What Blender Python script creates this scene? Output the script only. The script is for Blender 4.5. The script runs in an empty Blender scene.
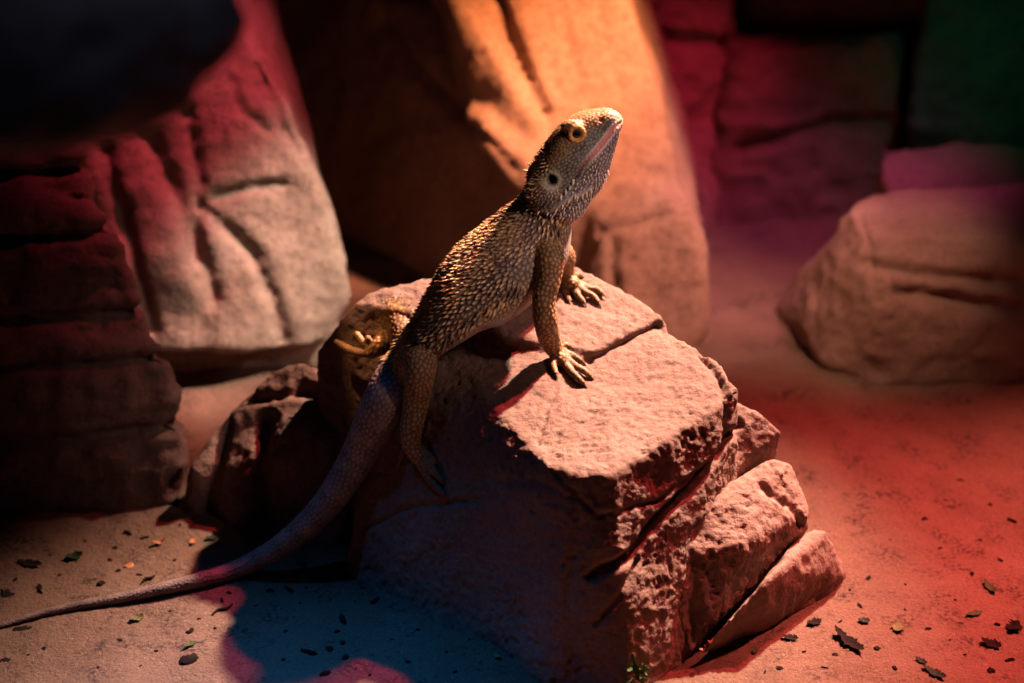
import bpy, bmesh, math, random
import numpy as np
from mathutils import Vector, Matrix, kdtree
from mathutils.bvhtree import BVHTree
random.seed(7); rng = np.random.default_rng(7)
SC = bpy.context.scene; COL = SC.collection
V = Vector

# ------------------------------------------------------------------ camera
PITCH = math.radians(27); LENS = 75.0; FPX = LENS/36*1024
CAM = np.array([0.0, -1.247, 0.776])
FW = np.array([0, math.cos(PITCH), -math.sin(PITCH)]); UP = np.array([0, math.sin(PITCH), math.cos(PITCH)])
def ray(px, py):
    d = FW + np.array([1.0,0,0])*(px-512)/FPX + UP*(341.5-py)/FPX
    return d
def atY(px, py, Y):
    d = ray(px, py); return CAM + d*(Y-CAM[1])/d[1]
def atZ(px, py, Z):
    d = ray(px, py); return CAM + d*(Z-CAM[2])/d[2]
def onpl(px, py, p0, n):
    d = ray(px, py); return CAM + d*(np.dot(p0-CAM, n)/np.dot(d, n))
TP0 = np.array([0,-.05,.146]); TPN = np.array([0.0,-.22,1.0])
def top(px, py, dz=0): return onpl(px, py, TP0+np.array([0,0,dz]), TPN)
def depth(p): return float(np.dot(np.asarray(p)-CAM, FW))

cd = bpy.data.cameras.new('camera'); cam = bpy.data.objects.new('camera', cd); COL.objects.link(cam)
cam.location = CAM; cam.rotation_euler = (math.pi/2-PITCH, 0, 0)
cd.lens = LENS; cd.sensor_width = 36; cd.clip_start = .02
cd.dof.use_dof = True; cd.dof.focus_distance = 1.335; cd.dof.aperture_fstop = 4.0
SC.camera = cam
SC.view_settings.view_transform = 'Standard'; SC.view_settings.look = 'None'
SC.view_settings.exposure = 0; SC.view_settings.gamma = 1; SC.view_settings.use_curve_mapping = False

# ------------------------------------------------------------------ numpy noise
def _h(ix, iy, iz, s):
    n = (ix.astype(np.int64)*374761393 + iy.astype(np.int64)*668265263 + iz.astype(np.int64)*2147483647 + s*974634777) & 0xffffffff
    n = ((n ^ (n >> 13)) * 1274126177) & 0xffffffff
    n = ((n ^ (n >> 16)) * 2246822519) & 0xffffffff
    return ((n ^ (n >> 15)) & 0xffffff) / float(0xffffff)
def vn(p, s=0):
    i = np.floor(p); f = p-i; f = f*f*f*(f*(f*6-15)+10); i = i.astype(np.int64)
    r = 0
    for a in (0,1):
        for b in (0,1):
            for c in (0,1):
                w = (f[:,0] if a else 1-f[:,0])*(f[:,1] if b else 1-f[:,1])*(f[:,2] if c else 1-f[:,2])
                r = r + w*_h(i[:,0]+a, i[:,1]+b, i[:,2]+c, s)
    return r*2-1
def fbm(p, s=0, o=4):
    r = 0; a = 1; t = 0
    for k in range(o):
        r = r + a*vn(p*(2.03**k)+k*17.3, s+k); t += a; a *= .5
    return r/t
def ridged(p, s=0, o=3):
    r = 0; a = 1; t = 0
    for k in range(o):
        r = r + a*(1-2*np.abs(vn(p*(2.1**k)+k*9.1, s+k))); t += a; a *= .5
    return r/t

# ------------------------------------------------------------------ mesh helpers
def tag(o, label=None, cat=None, group=None, kind=None):
    if label: o['label'] = label
    if cat: o['category'] = cat
    if group: o['group'] = group
    if kind: o['kind'] = kind
    return o
def link(name, me, mat=None, parent=None, smooth=True):
    me.name = name
    o = bpy.data.objects.new(name, me); COL.objects.link(o)
    if mat: me.materials.append(mat)
    if smooth: me.shade_smooth()
    if parent: o.parent = parent
    return o
def from_arrays(v, f):
    me = bpy.data.meshes.new('m')
    me.from_pydata([tuple(x) for x in np.asarray(v).tolist()], [], [tuple(x) for x in f]); me.update()
    return me
def recentre(o, c):
    c = np.asarray(c, float); me = o.data
    me.transform(Matrix.Translation(V(-c))); o.location = V(c); return o
def hull_into(bm, pts):
    b = bmesh.new()
    for p in pts: b.verts.new(V(p))
    r = bmesh.ops.convex_hull(b, input=b.verts)
    bad = [e for e in r['geom_interior'] if isinstance(e, bmesh.types.BMVert)]
    if bad: bmesh.ops.delete(b, geom=bad, context='VERTS')
    bmesh.ops.delete(b, geom=[x for x in b.verts if not x.link_faces], context='VERTS')
    bmesh.ops.recalc_face_normals(b, faces=b.faces)
    me = bpy.data.meshes.new('t'); b.to_mesh(me); b.free(); bm.from_mesh(me); bpy.data.meshes.remove(me)
def remesh(bm, voxel):
    me = bpy.data.meshes.new('t'); bm.to_mesh(me); bm.free()
    o = bpy.data.objects.new('t', me); COL.objects.link(o)
    m = o.modifiers.new('r', 'REMESH'); m.mode = 'VOXEL'; m.voxel_size = voxel; m.adaptivity = 0
    dg = bpy.context.evaluated_depsgraph_get(); ev = o.evaluated_get(dg); em = ev.to_mesh()
    n = len(em.vertices); v = np.empty(n*3); em.vertices.foreach_get('co', v); v = v.reshape(-1,3)
    f = np.array([tuple(p.vertices) for p in em.polygons if len(p.vertices)==4])
    f3 = [tuple(p.vertices) for p in em.polygons if len(p.vertices)!=4]
    ev.to_mesh_clear(); bpy.data.objects.remove(o); bpy.data.meshes.remove(me)
    return v, f
def edges_of(f):
    e = np.concatenate([f[:,[0,1]], f[:,[1,2]], f[:,[2,3]], f[:,[3,0]]]); e.sort(axis=1)
    return np.unique(e, axis=0)
def smooth(v, f, it, w=None, lam=.6):
    e = edges_of(f); n = len(v)
    cnt = np.bincount(e.ravel(), minlength=n)[:,None].clip(1)
    for _ in range(it):
        s = np.stack([np.bincount(e[:,0], weights=v[e[:,1],k], minlength=n)+np.bincount(e[:,1], weights=v[e[:,0],k], minlength=n) for k in range(3)], 1)
        d = (s/cnt - v)*lam
        v = v + (d if w is None else d*w[:,None])
    return v
def smooth_scalar(a, f, it):
    e = edges_of(f); n = len(a); cnt = np.bincount(e.ravel(), minlength=n).clip(1)
    for _ in range(it):
        a = .5*a + .5*(np.bincount(e[:,0], weights=a[e[:,1]], minlength=n)+np.bincount(e[:,1], weights=a[e[:,0]], minlength=n))/cnt
    return a
def normals(v, f):
    a = v[f[:,2]]-v[f[:,0]]; b = v[f[:,3]]-v[f[:,1]]; fn = np.cross(a,b); n = np.zeros_like(v)
    for k in range(4):
        for c in range(3): n[:,c] += np.bincount(f[:,k], weights=fn[:,c], minlength=len(v))
    return n/np.linalg.norm(n,axis=1,keepdims=True).clip(1e-12)
def bvh_of(v, f): return BVHTree.FromPolygons([V(x) for x in v], [tuple(int(i) for i in q) for q in f])
def polydist(v, pl):
    best = np.full(len(v), 1e9)
    for a,b in zip(pl[:-1], pl[1:]):
        ab = b-a; t = ((v-a)@ab/(ab@ab)).clip(0,1); d = np.linalg.norm(v-a-t[:,None]*ab, axis=1)
        best = np.minimum(best, d)
    return best
def hit(bvh, px, py):
    d = ray(px,py); d = d/np.linalg.norm(d)
    p, n, i, t = bvh.ray_cast(V(CAM), V(d))
    if p is None: return None, None
    return np.array(p), np.array(n)
def project_poly(bvh, pix):
    pts = []
    for k in range(len(pix)-1):
        for t in np.linspace(0,1,6)[:(6 if k==len(pix)-2 else 5)]:
            q = [pix[k][i]*(1-t)+pix[k+1][i]*t for i in (0,1)]
            p, n = hit(bvh, *q)
            if p is not None: pts.append(p)
    return np.array(pts)
def declip(v, bvh, margin, mx=.05):
    v = v.copy(); k = 0
    for i in range(len(v)):
        p, n, _, d = bvh.find_nearest(V(v[i]), mx)
        if p is None: continue
        s = (V(v[i])-p).dot(n)
        if s < margin:
            v[i] = np.array(p + n*margin); k += 1
    return v
def rock(hulls, voxel=.003, sm=8, amp=(.006,.0025,.0009), cracks=(), seed=0, strata=None, pores=.0006, avoid=None, grit=.0002):
    """union of facetted blocks, worn edges, weathered skin and carved fissures"""
    bm = bmesh.new()
    for h in hulls: hull_into(bm, h)
    v, f = remesh(bm, voxel)
    v = smooth(v, f, sm)
    n = normals(v, f)
    base = bvh_of(v, f)
    off = np.array([seed*3.1, seed*1.7, seed*.9])
    disp = amp[0]*fbm(v*14+off, seed, 3) + amp[1]*ridged(v*45+off, seed+3, 3) + amp[2]*fbm(v*170+off, seed+7, 3)
    pit = vn(v*380+off, seed+11); disp -= pores*np.clip(pit-.42, 0, 1)*3*np.clip(vn(v*30+off, seed+5)*1.4+.35, 0, 1)
    disp += grit*vn(v*420+off, seed+13)
    if strata is not None:
        disp += strata(v)
    dd = np.zeros(len(v))
    warp = .0022*np.stack([fbm(v*70+5, seed+21, 2), fbm(v*70+9, seed+22, 2), fbm(v*70+13, seed+23, 2)], 1)
    for c in cracks:
        pl = project_poly(base, c[0])
        if len(pl) < 2: continue
        d = polydist(v+warp, pl)
        dd += c[2]*np.exp(-(d/c[1])**2)
    v = v + n*(disp-dd)[:,None]
    if avoid is not None:
        for a in avoid: v = declip(v, a, .0006, .4)
    return v, f

# ------------------------------------------------------------------ materials
def newmat(name):
    m = bpy.data.materials.new(name); m.use_nodes = True; nt = m.node_tree; nt.nodes.clear()
    out = nt.nodes.new('ShaderNodeOutputMaterial'); b = nt.nodes.new('ShaderNodeBsdfPrincipled')
    nt.links.new(b.outputs[0], out.inputs[0]); return m, nt, b
def N(nt, t, **kw):
    n = nt.nodes.new(t)
    for k, x in kw.items():
        if k in n.inputs: n.inputs[k].default_value = x
        else: setattr(n, k, x)
    return n
def ramp(nt, fac, stops):
    r = nt.nodes.new('ShaderNodeValToRGB'); cr = r.color_ramp
    while len(cr.elements) < len(stops): cr.elements.new(.5)
    for e,(p,c) in zip(cr.elements, stops): e.position = p; e.color = (*c,1) if len(c)==3 else c
    nt.links.new(fac, r.inputs[0]); return r
def stone(name, c1, c2, c3, grain=260, bump=.5, rough=.85, spec=.25):
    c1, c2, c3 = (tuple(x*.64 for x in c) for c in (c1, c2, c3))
    m, nt, b = newmat(name); L = nt.links
    g = N(nt,'ShaderNodeNewGeometry')
    n1 = N(nt,'ShaderNodeTexNoise', Scale=9.0, Detail=6.0, Roughness=.65); L.new(g.outputs['Position'], n1.inputs['Vector'])
    n2 = N(nt,'ShaderNodeTexNoise', Scale=grain, Detail=3.0, Roughness=.7); L.new(g.outputs['Position'], n2.inputs['Vector'])
    n3 = N(nt,'ShaderNodeTexNoise', Scale=60.0, Detail=5.0, Roughness=.7); L.new(g.outputs['Position'], n3.inputs['Vector'])
    r = ramp(nt, n1.outputs[0], [(.3,c1),(.52,c2),(.7,c3)])
    r2 = ramp(nt, n2.outputs[0], [(.3,(.55,.53,.52)),(.5,(1,1,1)),(.75,(1.25,1.22,1.2))])
    mx = N(nt,'ShaderNodeMix', data_type='RGBA', blend_type='MULTIPLY'); mx.inputs[0].default_value = .7
    L.new(r.outputs[0], mx.inputs[6]); L.new(r2.outputs[0], mx.inputs[7])
    L.new(mx.outputs[2], b.inputs['Base Color'])
    b.inputs['Roughness'].default_value = rough; b.inputs['Specular IOR Level'].default_value = spec
    bp = N(nt,'ShaderNodeBump', Strength=bump, Distance=.002); L.new(n2.outputs[0], bp.inputs['Height'])
    bp2 = N(nt,'ShaderNodeBump', Strength=bump*1.2, Distance=.004); L.new(n3.outputs[0], bp2.inputs['Height'])
    L.new(bp.outputs[0], bp2.inputs['Normal']); L.new(bp2.outputs[0], b.inputs['Normal'])
    return m
M = {}
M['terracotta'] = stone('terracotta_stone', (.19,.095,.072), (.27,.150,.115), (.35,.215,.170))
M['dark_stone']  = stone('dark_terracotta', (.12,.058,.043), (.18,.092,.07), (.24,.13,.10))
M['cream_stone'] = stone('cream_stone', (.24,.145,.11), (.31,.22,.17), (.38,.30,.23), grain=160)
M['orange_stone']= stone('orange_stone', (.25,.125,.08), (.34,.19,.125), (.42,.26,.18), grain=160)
M['sand'] = stone('sand', (.155,.086,.060), (.20,.114,.080), (.24,.145,.105), grain=520, bump=.6, rough=.95, spec=.1)
def dirt(m):
    nt = m.node_tree; b = next(n for n in nt.nodes if n.type=='BSDF_PRINCIPLED'); src = b.inputs['Base Color'].links[0].from_socket
    g = N(nt,'ShaderNodeNewGeometry'); a = N(nt,'ShaderNodeTexNoise', Scale=34.0, Detail=5.0, Roughness=.7); c = N(nt,'ShaderNodeTexNoise', Scale=330.0, Detail=2.0)
    nt.links.new(g.outputs['Position'], a.inputs['Vector']); nt.links.new(g.outputs['Position'], c.inputs['Vector'])
    ra = ramp(nt, a.outputs[0], [(.50,(0,0,0)),(.66,(1,1,1))]); rc = ramp(nt, c.outputs[0], [(.44,(0,0,0)),(.62,(1,1,1))])
    mm = N(nt,'ShaderNodeMath', operation='MULTIPLY'); nt.links.new(ra.outputs[0], mm.inputs[0]); nt.links.new(rc.outputs[0], mm.inputs[1])
    mx = N(nt,'ShaderNodeMix', data_type='RGBA', blend_type='MIX'); nt.links.new(mm.outputs[0], mx.inputs[0]); nt.links.new(src, mx.inputs[6]); mx.inputs[7].default_value = (.03,.018,.015,1)
    d = N(nt,'ShaderNodeTexNoise', Scale=900.0, Detail=1.0); nt.links.new(g.outputs['Position'], d.inputs['Vector']); rd = ramp(nt, d.outputs[0], [(.70,(0,0,0)),(.76,(1,1,1))])
    m2 = N(nt,'ShaderNodeMix', data_type='RGBA', blend_type='MIX'); nt.links.new(rd.outputs[0], m2.inputs[0]); nt.links.new(mx.outputs[2], m2.inputs[6]); m2.inputs[7].default_value = (.25,.20,.16,1)
    nt.links.new(m2.outputs[2], b.inputs['Base Color'])
dirt(M['sand'])
M['wood'] = stone('weathered_wood', (.22,.14,.09), (.34,.22,.15), (.46,.32,.22), grain=90)

# ------------------------------------------------------------------ setting
def gh(x, y):
    p = np.stack([np.asarray(x,float).ravel(), np.asarray(y,float).ravel(), np.zeros(np.size(x))], 1)
    h = .010*fbm(p*6, 40, 3) + .0028*fbm(p*28, 41, 3) + .0006*fbm(p*160, 43, 2)
    d = ((p[:,0]+.03)**2 + (p[:,1]+.17)**2)**.5
    h += .012*np.exp(-(d/.05)**2)
    return h - .004
def gz(px, py):
    p = atZ(px, py, 0.0)
    for _ in range(5): p = atZ(px, py, float(gh(p[0],p[1])[0]))
    return p
xs = np.arange(-.95, 1.15, .0055); ys = np.arange(-.55, .85, .0055)
X, Y = np.meshgrid(xs, ys); Z = gh(X, Y).reshape(X.shape)
nx, ny = len(xs), len(ys)
idx = np.arange(nx*ny).reshape(ny,nx)
ff = np.stack([idx[:-1,:-1], idx[:-1,1:], idx[1:,1:], idx[1:,:-1]], -1).reshape(-1,4)
fl = link('floor', from_arrays(np.stack([X,Y,Z],-1).reshape(-1,3), ff.tolist()), M['sand'])
tag(fl, 'sandy enclosure floor lit red on the right and blue below the boulder', 'floor', kind='structure')

def wall(name, label, fn, nu, nv):
    u, w = np.meshgrid(np.linspace(0,1,nu), np.linspace(0,1,nv)); P = fn(u.ravel(), w.ravel())
    idx = np.arange(nu*nv).reshape(nv,nu)
    ff = np.stack([idx[:-1,:-1], idx[:-1,1:], idx[1:,1:], idx[1:,:-1]], -1).reshape(-1,4)
    P2 = np.concatenate([P, P+np.array([0,0,0])])
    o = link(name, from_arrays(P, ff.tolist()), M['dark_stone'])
    s = o.modifiers.new('s','SOLIDIFY'); s.thickness = .03; s.offset = 1 if False else -1
    return tag(o, label, 'wall', kind='structure')
def wb(u, w):
    x = -1.0+2.2*u; z = -.03+.93*w; p = np.stack([x, np.zeros_like(x), z], 1)
    y = .66 + .03*fbm(p*np.array([6,1,9]),50,4) + .008*ridged(p*26,51,3)
    for zz, s in ((.055,.2),(.13,-.1),(.22,.12),(.33,0),(.45,.1),(.6,0)):
        y += .02*np.exp(-((z-zz-s*.1*x-.012*fbm(p*8,52,2))/.006)**2)
    return np.stack([x,y,z],1)
wall('wall_back', 'dark layered rock wall at the back of the enclosure', wb, 300, 150)
def wl(u, w):
    y = .7-1.4*u; z = -.03+.93*w; p = np.stack([np.zeros_like(y), y, z], 1)
    return np.stack([-.9+.04*fbm(p*7,60,4), y, z],1)
wall('wall_left', 'dark rock wall on the left of the enclosure', wl, 120, 90)

def wr_(u, w):
    y = -.7+1.4*u; z = -.03+.93*w; p = np.stack([np.zeros_like(y), y, z], 1)
    return np.stack([1.12+.04*fbm(p*7,65,4), y, z],1)
wall('wall_right', 'dark rock wall on the right of the enclosure', wr_, 120, 90)

# ------------------------------------------------------------------ the big rocks
def gpt(x, y, z=-.02): return (x, y, z)
H1 = [top(480,393), top(520,436), top(548,466), top(575,478,-.001), top(612,474), top(655,447), top(722,405), top(737,388), top(715,360), top(665,332), top(600,335),
      top(470,345,-.012), atY(385,392,-.03), atY(372,420,-.03),
      gpt(-.115,-.06), gpt(-.073,-.10), gpt(-.012,-.150), gpt(.02,-.185), gpt(.075,-.195), gpt(.10,-.165), gpt(.15,-.08), gpt(.14,.03), gpt(-.09,.03),
      atY(700,480,-.10), atY(640,600,-.15)]
H2 = [top(356,303,.002), top(380,290,.004), top(425,279,.004), top(500,268,.004), top(572,264,.004), top(630,292,.004), top(662,318,.004), top(655,326,.003), top(596,353,.003), top(500,345,-.004),
      atY(318,352,.03), atY(345,420,.012), gpt(-.14,.0), gpt(-.10,-.03), gpt(.12,-.03), gpt(.14,.07), gpt(.0,.1), gpt(-.13,.09)]
H3 = [atZ(737,402,.118), atZ(760,412,.112), atZ(785,430,.100), atZ(782,447,.088), atZ(740,472,.080), atZ(692,503,.072), (.09,-.08,.10), (.09,.0,.11), (.09,-.05,.03), (.15,-.05,.03), (.17,0.02,.04), (.12,.03,.04)]
bc = [([(590,357),(618,345),(640,333),(664,325)], .0028, .0055),
      ([(664,325),(690,345),(716,372),(728,398),(724,430)], .003, .006),
      ([(560,378),(556,392),(546,410),(540,440)], .0015, .002),
      ([(552,470),(600,520),(660,500),(700,470)], .0016, .0022),
      ([(738,425),(700,478),(662,520),(630,556),(590,575)], .0032, .008),
      ([(640,560),(618,600),(596,622)], .0022, .004),
      ([(440,500),(480,480),(540,482),(575,500)], .0014, .0010),
      ([(360,530),(420,505),(480,500),(470,500)], .0016, .0022),
      ([(572,490),(578,540),(566,600),(574,680)], .004, .002)]
bv, bf = rock([H1,H2,H3], .0015, 7, amp=(.0045,.0011,.0009), cracks=bc, seed=1, pores=.0012, grit=.00045)
boulder = link('boulder', from_arrays(bv, bf.tolist()), M['terracotta'])
tag(boulder, 'big cracked terracotta boulder that the bearded dragon sits on', 'rock', kind='thing')
BB = bvh_of(bv, bf)

S2 = [atZ(690,512,.078), atZ(772,460,.090), atZ(790,464,.082), atZ(806,512,.060), atZ(800,532,.048), atZ(745,545,.062), atZ(672,548,.064), atZ(668,555,.058),
      atZ(672,612,.025), atZ(690,656,.0), atZ(740,600,.0), atZ(806,530,.0), (.13,-.05,.0), (.17,-.02,.06), (.19,-.02,0), (.12,-.1,.02)]
S3 = [atZ(812,526,.046), atZ(826,532,.042), atZ(845,574,.006), atZ(846,580,-.02), atZ(826,606,-.015), atZ(762,636,-.015), atZ(702,662,-.015), atZ(700,650,.010), atZ(770,575,.045), atZ(770,588,.036), (.17,-.1,-.02), (.2,-.06,-.02)]
sv, sf = rock([S2], .0015, 7, amp=(.004,.0016,.0012), seed=2, pores=.0014, grit=.0005, avoid=[BB], cracks=[([(760,490),(790,505),(800,525)],.003,.004), ([(672,560),(690,600),(700,640)],.004,.004)])
o = link('rock_block', from_arrays(sv, sf.tolist()), M['terracotta']); tag(o, 'angular rock block with lit top leaning on right side of the boulder', 'rock', kind='thing')
SB = bvh_of(sv, sf)
v, f = rock([S3], .0022, 5, amp=(.004,.002,.0007), seed=3, avoid=[BB, SB])
o = link('rock_wedge', from_arrays(v, f.tolist()), M['terracotta']); tag(o, 'low wedge of rock on the sand under the angular block', 'rock', kind='thing')

LL = [atY(188,470,.02), atY(214,425,.04), atY(238,400,.05), atY(272,368,.06), atY(298,358,.06), atY(330,368,.05), atY(345,388,.03), atY(358,410,.01), atY(330,440,-.005), atY(270,412,.03),
      gpt(-.235,.02), gpt(-.19,-.005), gpt(-.12,-.035), gpt(-.10,0), gpt(-.12,.09), gpt(-.2,.1)]
v, f = rock([LL], .0024, 7, amp=(.006,.0025,.001), seed=4, avoid=[BB],
   cracks=[([(262,415),(258,470),(262,530)],.006,.009), ([(222,425),(212,470),(205,520)],.006,.008), ([(300,385),(318,400),(345,405)],.004,.006), ([(240,400),(290,392),(320,385)],.004,.005)])
o = link('rock_lump', from_arrays(v, f.tolist()), M['terracotta']); tag(o, 'low fluted rock lump between the tail and the dark stacked rock', 'rock', kind='thing')
LB = bvh_of(v, f)

def stack_strata(v):
    p = v*np.array([9,9,1]); r = np.zeros(len(v))
    for z, a in ((.052,.010),(.098,.012),(.128,.008),(.185,.012),(.225,.008)):
        r -= a*np.exp(-((v[:,2]-z-.05*(v[:,0]+.2)-.006*fbm(p,71,2))/.004)**2)
    return r + .005*fbm(v*np.array([20,20,60]),72,3)
def prof(pix, Ys): return [atY(a,b,y) for (a,b),y in zip(pix, Ys)]
ST1 = prof([(80,140),(84,205)], (.11,.10)) + [(-.6,.10,.28),(-.6,.2,.28),(-.37,.2,.26),(-.6,.07,-.02),(-.27,.06,-.02),(-.29,.16,-.02),(-.6,.2,-.02)]
ST2 = prof([(112,215),(140,300),(80,205)], (.10,.08,.09)) + [(-.6,.07,.19),(-.6,.2,.2),(-.33,.17,.16),(-.6,.05,-.02),(-.25,.05,-.02),(-.27,.14,-.02),(-.6,.2,-.02)]
ST3 = prof([(160,345),(172,385),(186,430),(184,450)], (.07,.06,.05,.05)) + [(-.6,.055,.12),(-.6,.2,.12),(-.30,.14,.1),(-.6,.02,-.02),(-.235,.02,-.02),(-.25,.10,-.02),(-.6,.2,-.02)]
v, f = rock([ST1,ST2,ST3], .0035, 3, amp=(.008,.004,.0016), seed=5, strata=stack_strata, avoid=[LB])
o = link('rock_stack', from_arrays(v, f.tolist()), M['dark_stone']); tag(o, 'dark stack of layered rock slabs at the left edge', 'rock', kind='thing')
KB = bvh_of(v, f)

# fluted pillar behind the left stack
PA = prof([(180,-40),(238,10),(262,60),(290,110),(316,190),(343,260),(354,298),(330,345),(300,352)], (.26,.26,.25,.245,.24,.235,.23,.22,.21)) + \
     prof([(60,-40),(70,150),(110,340),(160,352),(240,352),(150,120)], (.24,.22,.2,.2,.195,.225)) + [(-.32,.40,.32),(-.2,.40,.3),(-.34,.42,.05),(-.18,.36,.06)]
PB = [(-.30,.24,.06),(-.135,.235,.06),(-.14,.27,.06),(-.30,.24,-.02),(-.135,.235,-.02),(-.14,.28,-.02),(-.30,.4,.06),(-.18,.4,.06),(-.30,.4,-.02),(-.18,.4,-.02)]
pcr = [([(150,140),(190,230),(215,300)],0.0075,0.0084), ([(105,150),(128,240),(150,330)],0.0060,0.0072), ([(185,110),(200,180),(196,260)],0.0053,0.0060),
       ([(215,198),(245,188),(282,185)],0.0045,0.0060), ([(205,210),(250,250),(275,300),(285,345)],0.0060,0.0060), ([(262,70),(280,120),(300,150)],0.0045,0.0048), ([(230,80),(240,110),(270,130)],0.0037,0.0042)]
v, f = rock([PA,PB], .0035, 6, amp=(.008,.0015,.0006), seed=6, cracks=pcr, pores=.0002)
o = link('rock_pillar', from_arrays(v, f.tolist()), M['cream_stone']); tag(o, 'tall fluted cream and red rock pillar behind the left stack', 'rock', kind='thing')
PBV = bvh_of(v, f)

# large formation behind the dragon
MA = prof([(496,-60),(620,-30),(640,100),(664,160),(690,205),(700,240),(600,235),(545,110),(505,20),(530,190),(560,260)], (.42,.42,.40,.38,.36,.34,.33,.36,.40,.34,.33)) + \
     [(.0,.33,-.02),(.15,.32,-.02),(.17,.42,-.02),(.0,.6,-.02),(.15,.6,.1),(.0,.6,.3),(.09,.6,.3)]
MB_ = prof([(600,232),(690,208),(702,245),(704,325),(612,330),(600,300)], (.31,.31,.30,.29,.28,.29)) + [(.05,.3,-.02),(.14,.28,-.02),(.165,.31,-.02),(.16,.4,-.02),(.05,.4,-.02),(.15,.38,.08),(.05,.38,.12)]
MC = prof([(440,-20),(455,10),(500,62),(540,130),(530,188),(480,120),(420,-40)], (.40,.385,.36,.34,.33,.37,.44)) + [(-.02,.5,.3),(.03,.5,.1),(.02,.36,-.02),(.05,.45,-.02)]
MD = prof([(240,-40),(380,20),(470,122),(520,165),(530,195),(500,290),(330,290),(300,200)], (.64,.52,.395,.355,.34,.345,.50,.54)) + [(-.25,.68,.35),(-.2,.68,0),(.05,.6,0),(.05,.55,.3),(-.12,.52,-.02),(.0,.37,-.02)]
mcr = [([(497,-5),(512,40),(530,80),(546,115)],.0045,.012), ([(598,232),(640,222),(690,205)],.005,.007), ([(612,240),(614,290),(612,330)],.004,.007),
       ([(560,0),(575,60),(580,100)],.004,.0015), ([(600,0),(612,60),(622,100)],.004,.0015), ([(380,20),(420,80),(470,124)],.008,.014), ([(470,124),(500,150),(520,175)],.004,.006)]
ME = prof([(462,114),(482,126),(522,160),(538,186),(530,200),(505,172),(474,136)], (.365,.335,.318,.315,.315,.318,.345)) + [(.02,.40,.16),(.03,.40,.10),(-.01,.42,.18)]
v, f = rock([MA,MB_,MC,MD,ME], .004, 4, amp=(.007,.0016,.0006), seed=8, cracks=mcr, pores=.0002, avoid=[PBV])
o = link('rock_outcrop', from_arrays(v, f.tolist()), M['orange_stone']); tag(o, 'huge rock outcrop directly behind the lizard glowing orange on its right face', 'rock', kind='thing')
OB = bvh_of(v, f)

# red-lit rocks right behind
RA = prof([(632,-20),(720,-20),(735,60),(725,120),(712,175),(700,190),(668,160),(640,80)], (.58,.6,.6,.58,.56,.55,.54,.56)) + [(.10,.5,-.02),(.18,.52,-.02),(.2,.63,-.02),(.08,.63,-.02),(.2,.63,.2),(.06,.63,.2)]
v, f = rock([RA], .004, 5, amp=(.010,.005,.001), seed=9, avoid=[OB], cracks=[([(636,38),(700,42),(736,44)],.006,.012)])
o = link('rock_slab', from_arrays(v, f.tolist()), M['terracotta']); tag(o, 'dim red upright rock slab just right of the orange outcrop', 'rock', kind='thing')
RB_ = prof([(742,52),(890,40),(905,120),(900,188),(745,190)], (.57,.58,.57,.54,.54)) + [(.17,.53,-.02),(.33,.52,-.02),(.36,.63,-.02),(.16,.63,-.02),(.18,.63,.14),(.36,.63,.14)]
v, f = rock([RB_], .004, 4, amp=(.010,.005,.001), seed=10, cracks=[([(742,150),(800,132),(840,122),(905,120)],.006,.014)], avoid=[RB_ and OB])
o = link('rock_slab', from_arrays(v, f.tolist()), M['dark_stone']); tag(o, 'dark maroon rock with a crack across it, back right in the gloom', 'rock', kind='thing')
GA = prof([(935,-30),(1080,-30),(1090,130),(1020,140),(912,130),(915,90)], (.56,.56,.50,.48,.49,.52)) + [(.38,.5,-.02),(.6,.5,-.02),(.6,.63,-.02),(.38,.63,-.02),(.38,.63,.2),(.65,.63,.2)]
M['green_stone'] = stone('dark_green_stone', (.015,.045,.03), (.025,.07,.045), (.05,.11,.07), grain=160)  # stone coloured dark green throughout
v, f = rock([GA], .004, 4, amp=(.010,.006,.001), seed=11)
o = link('green_rock', from_arrays(v, f.tolist()), M['green_stone']); tag(o, 'dark green rock in the upper right corner', 'rock', kind='thing'); GB = bvh_of(v, f)
LE = prof([(880,148),(960,138),(1080,150),(1080,185),(885,188)], (.46,.47,.46,.42,.42)) + [(.33,.40,-.02),(.6,.40,-.02),(.6,.48,-.02),(.33,.48,-.02)]
v, f = rock([LE], .004, 4, amp=(.006,.004,.001), seed=12, avoid=[GB])
o = link('rock_ledge', from_arrays(v, f.tolist()), M['terracotta']); tag(o, 'low purple-grey rock ledge below the dark green rock', 'rock', kind='thing')
RR = prof([(852,203),(872,196),(1080,190),(1080,240),(866,235)], (.30,.34,.36,.26,.25)) + prof([(797,318),(822,366)], (.27,.23)) + [tuple(atZ(880,390,-.01)), tuple(atZ(835,372,-.01)), tuple(atZ(1080,388,-.01)), (.6,.4,-.02),(.22,.36,-.02),(.6,.4,.1)] + prof([(880,300)],(.22,))
v, f = rock([RR], .0035, 6, amp=(.008,.003,.0008), seed=13, pores=.0002, cracks=[([(868,263),(930,274),(1030,285)],.005,.008), ([(900,290),(960,300),(1030,312)],.006,.011), ([(858,210),(872,260),(880,300)],.004,.004)])
o = link('slab_boulder', from_arrays(v, f.tolist()), M['terracotta']); tag(o, 'blocky layered boulder at the right edge behind the red sand', 'rock', kind='thing')

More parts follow.
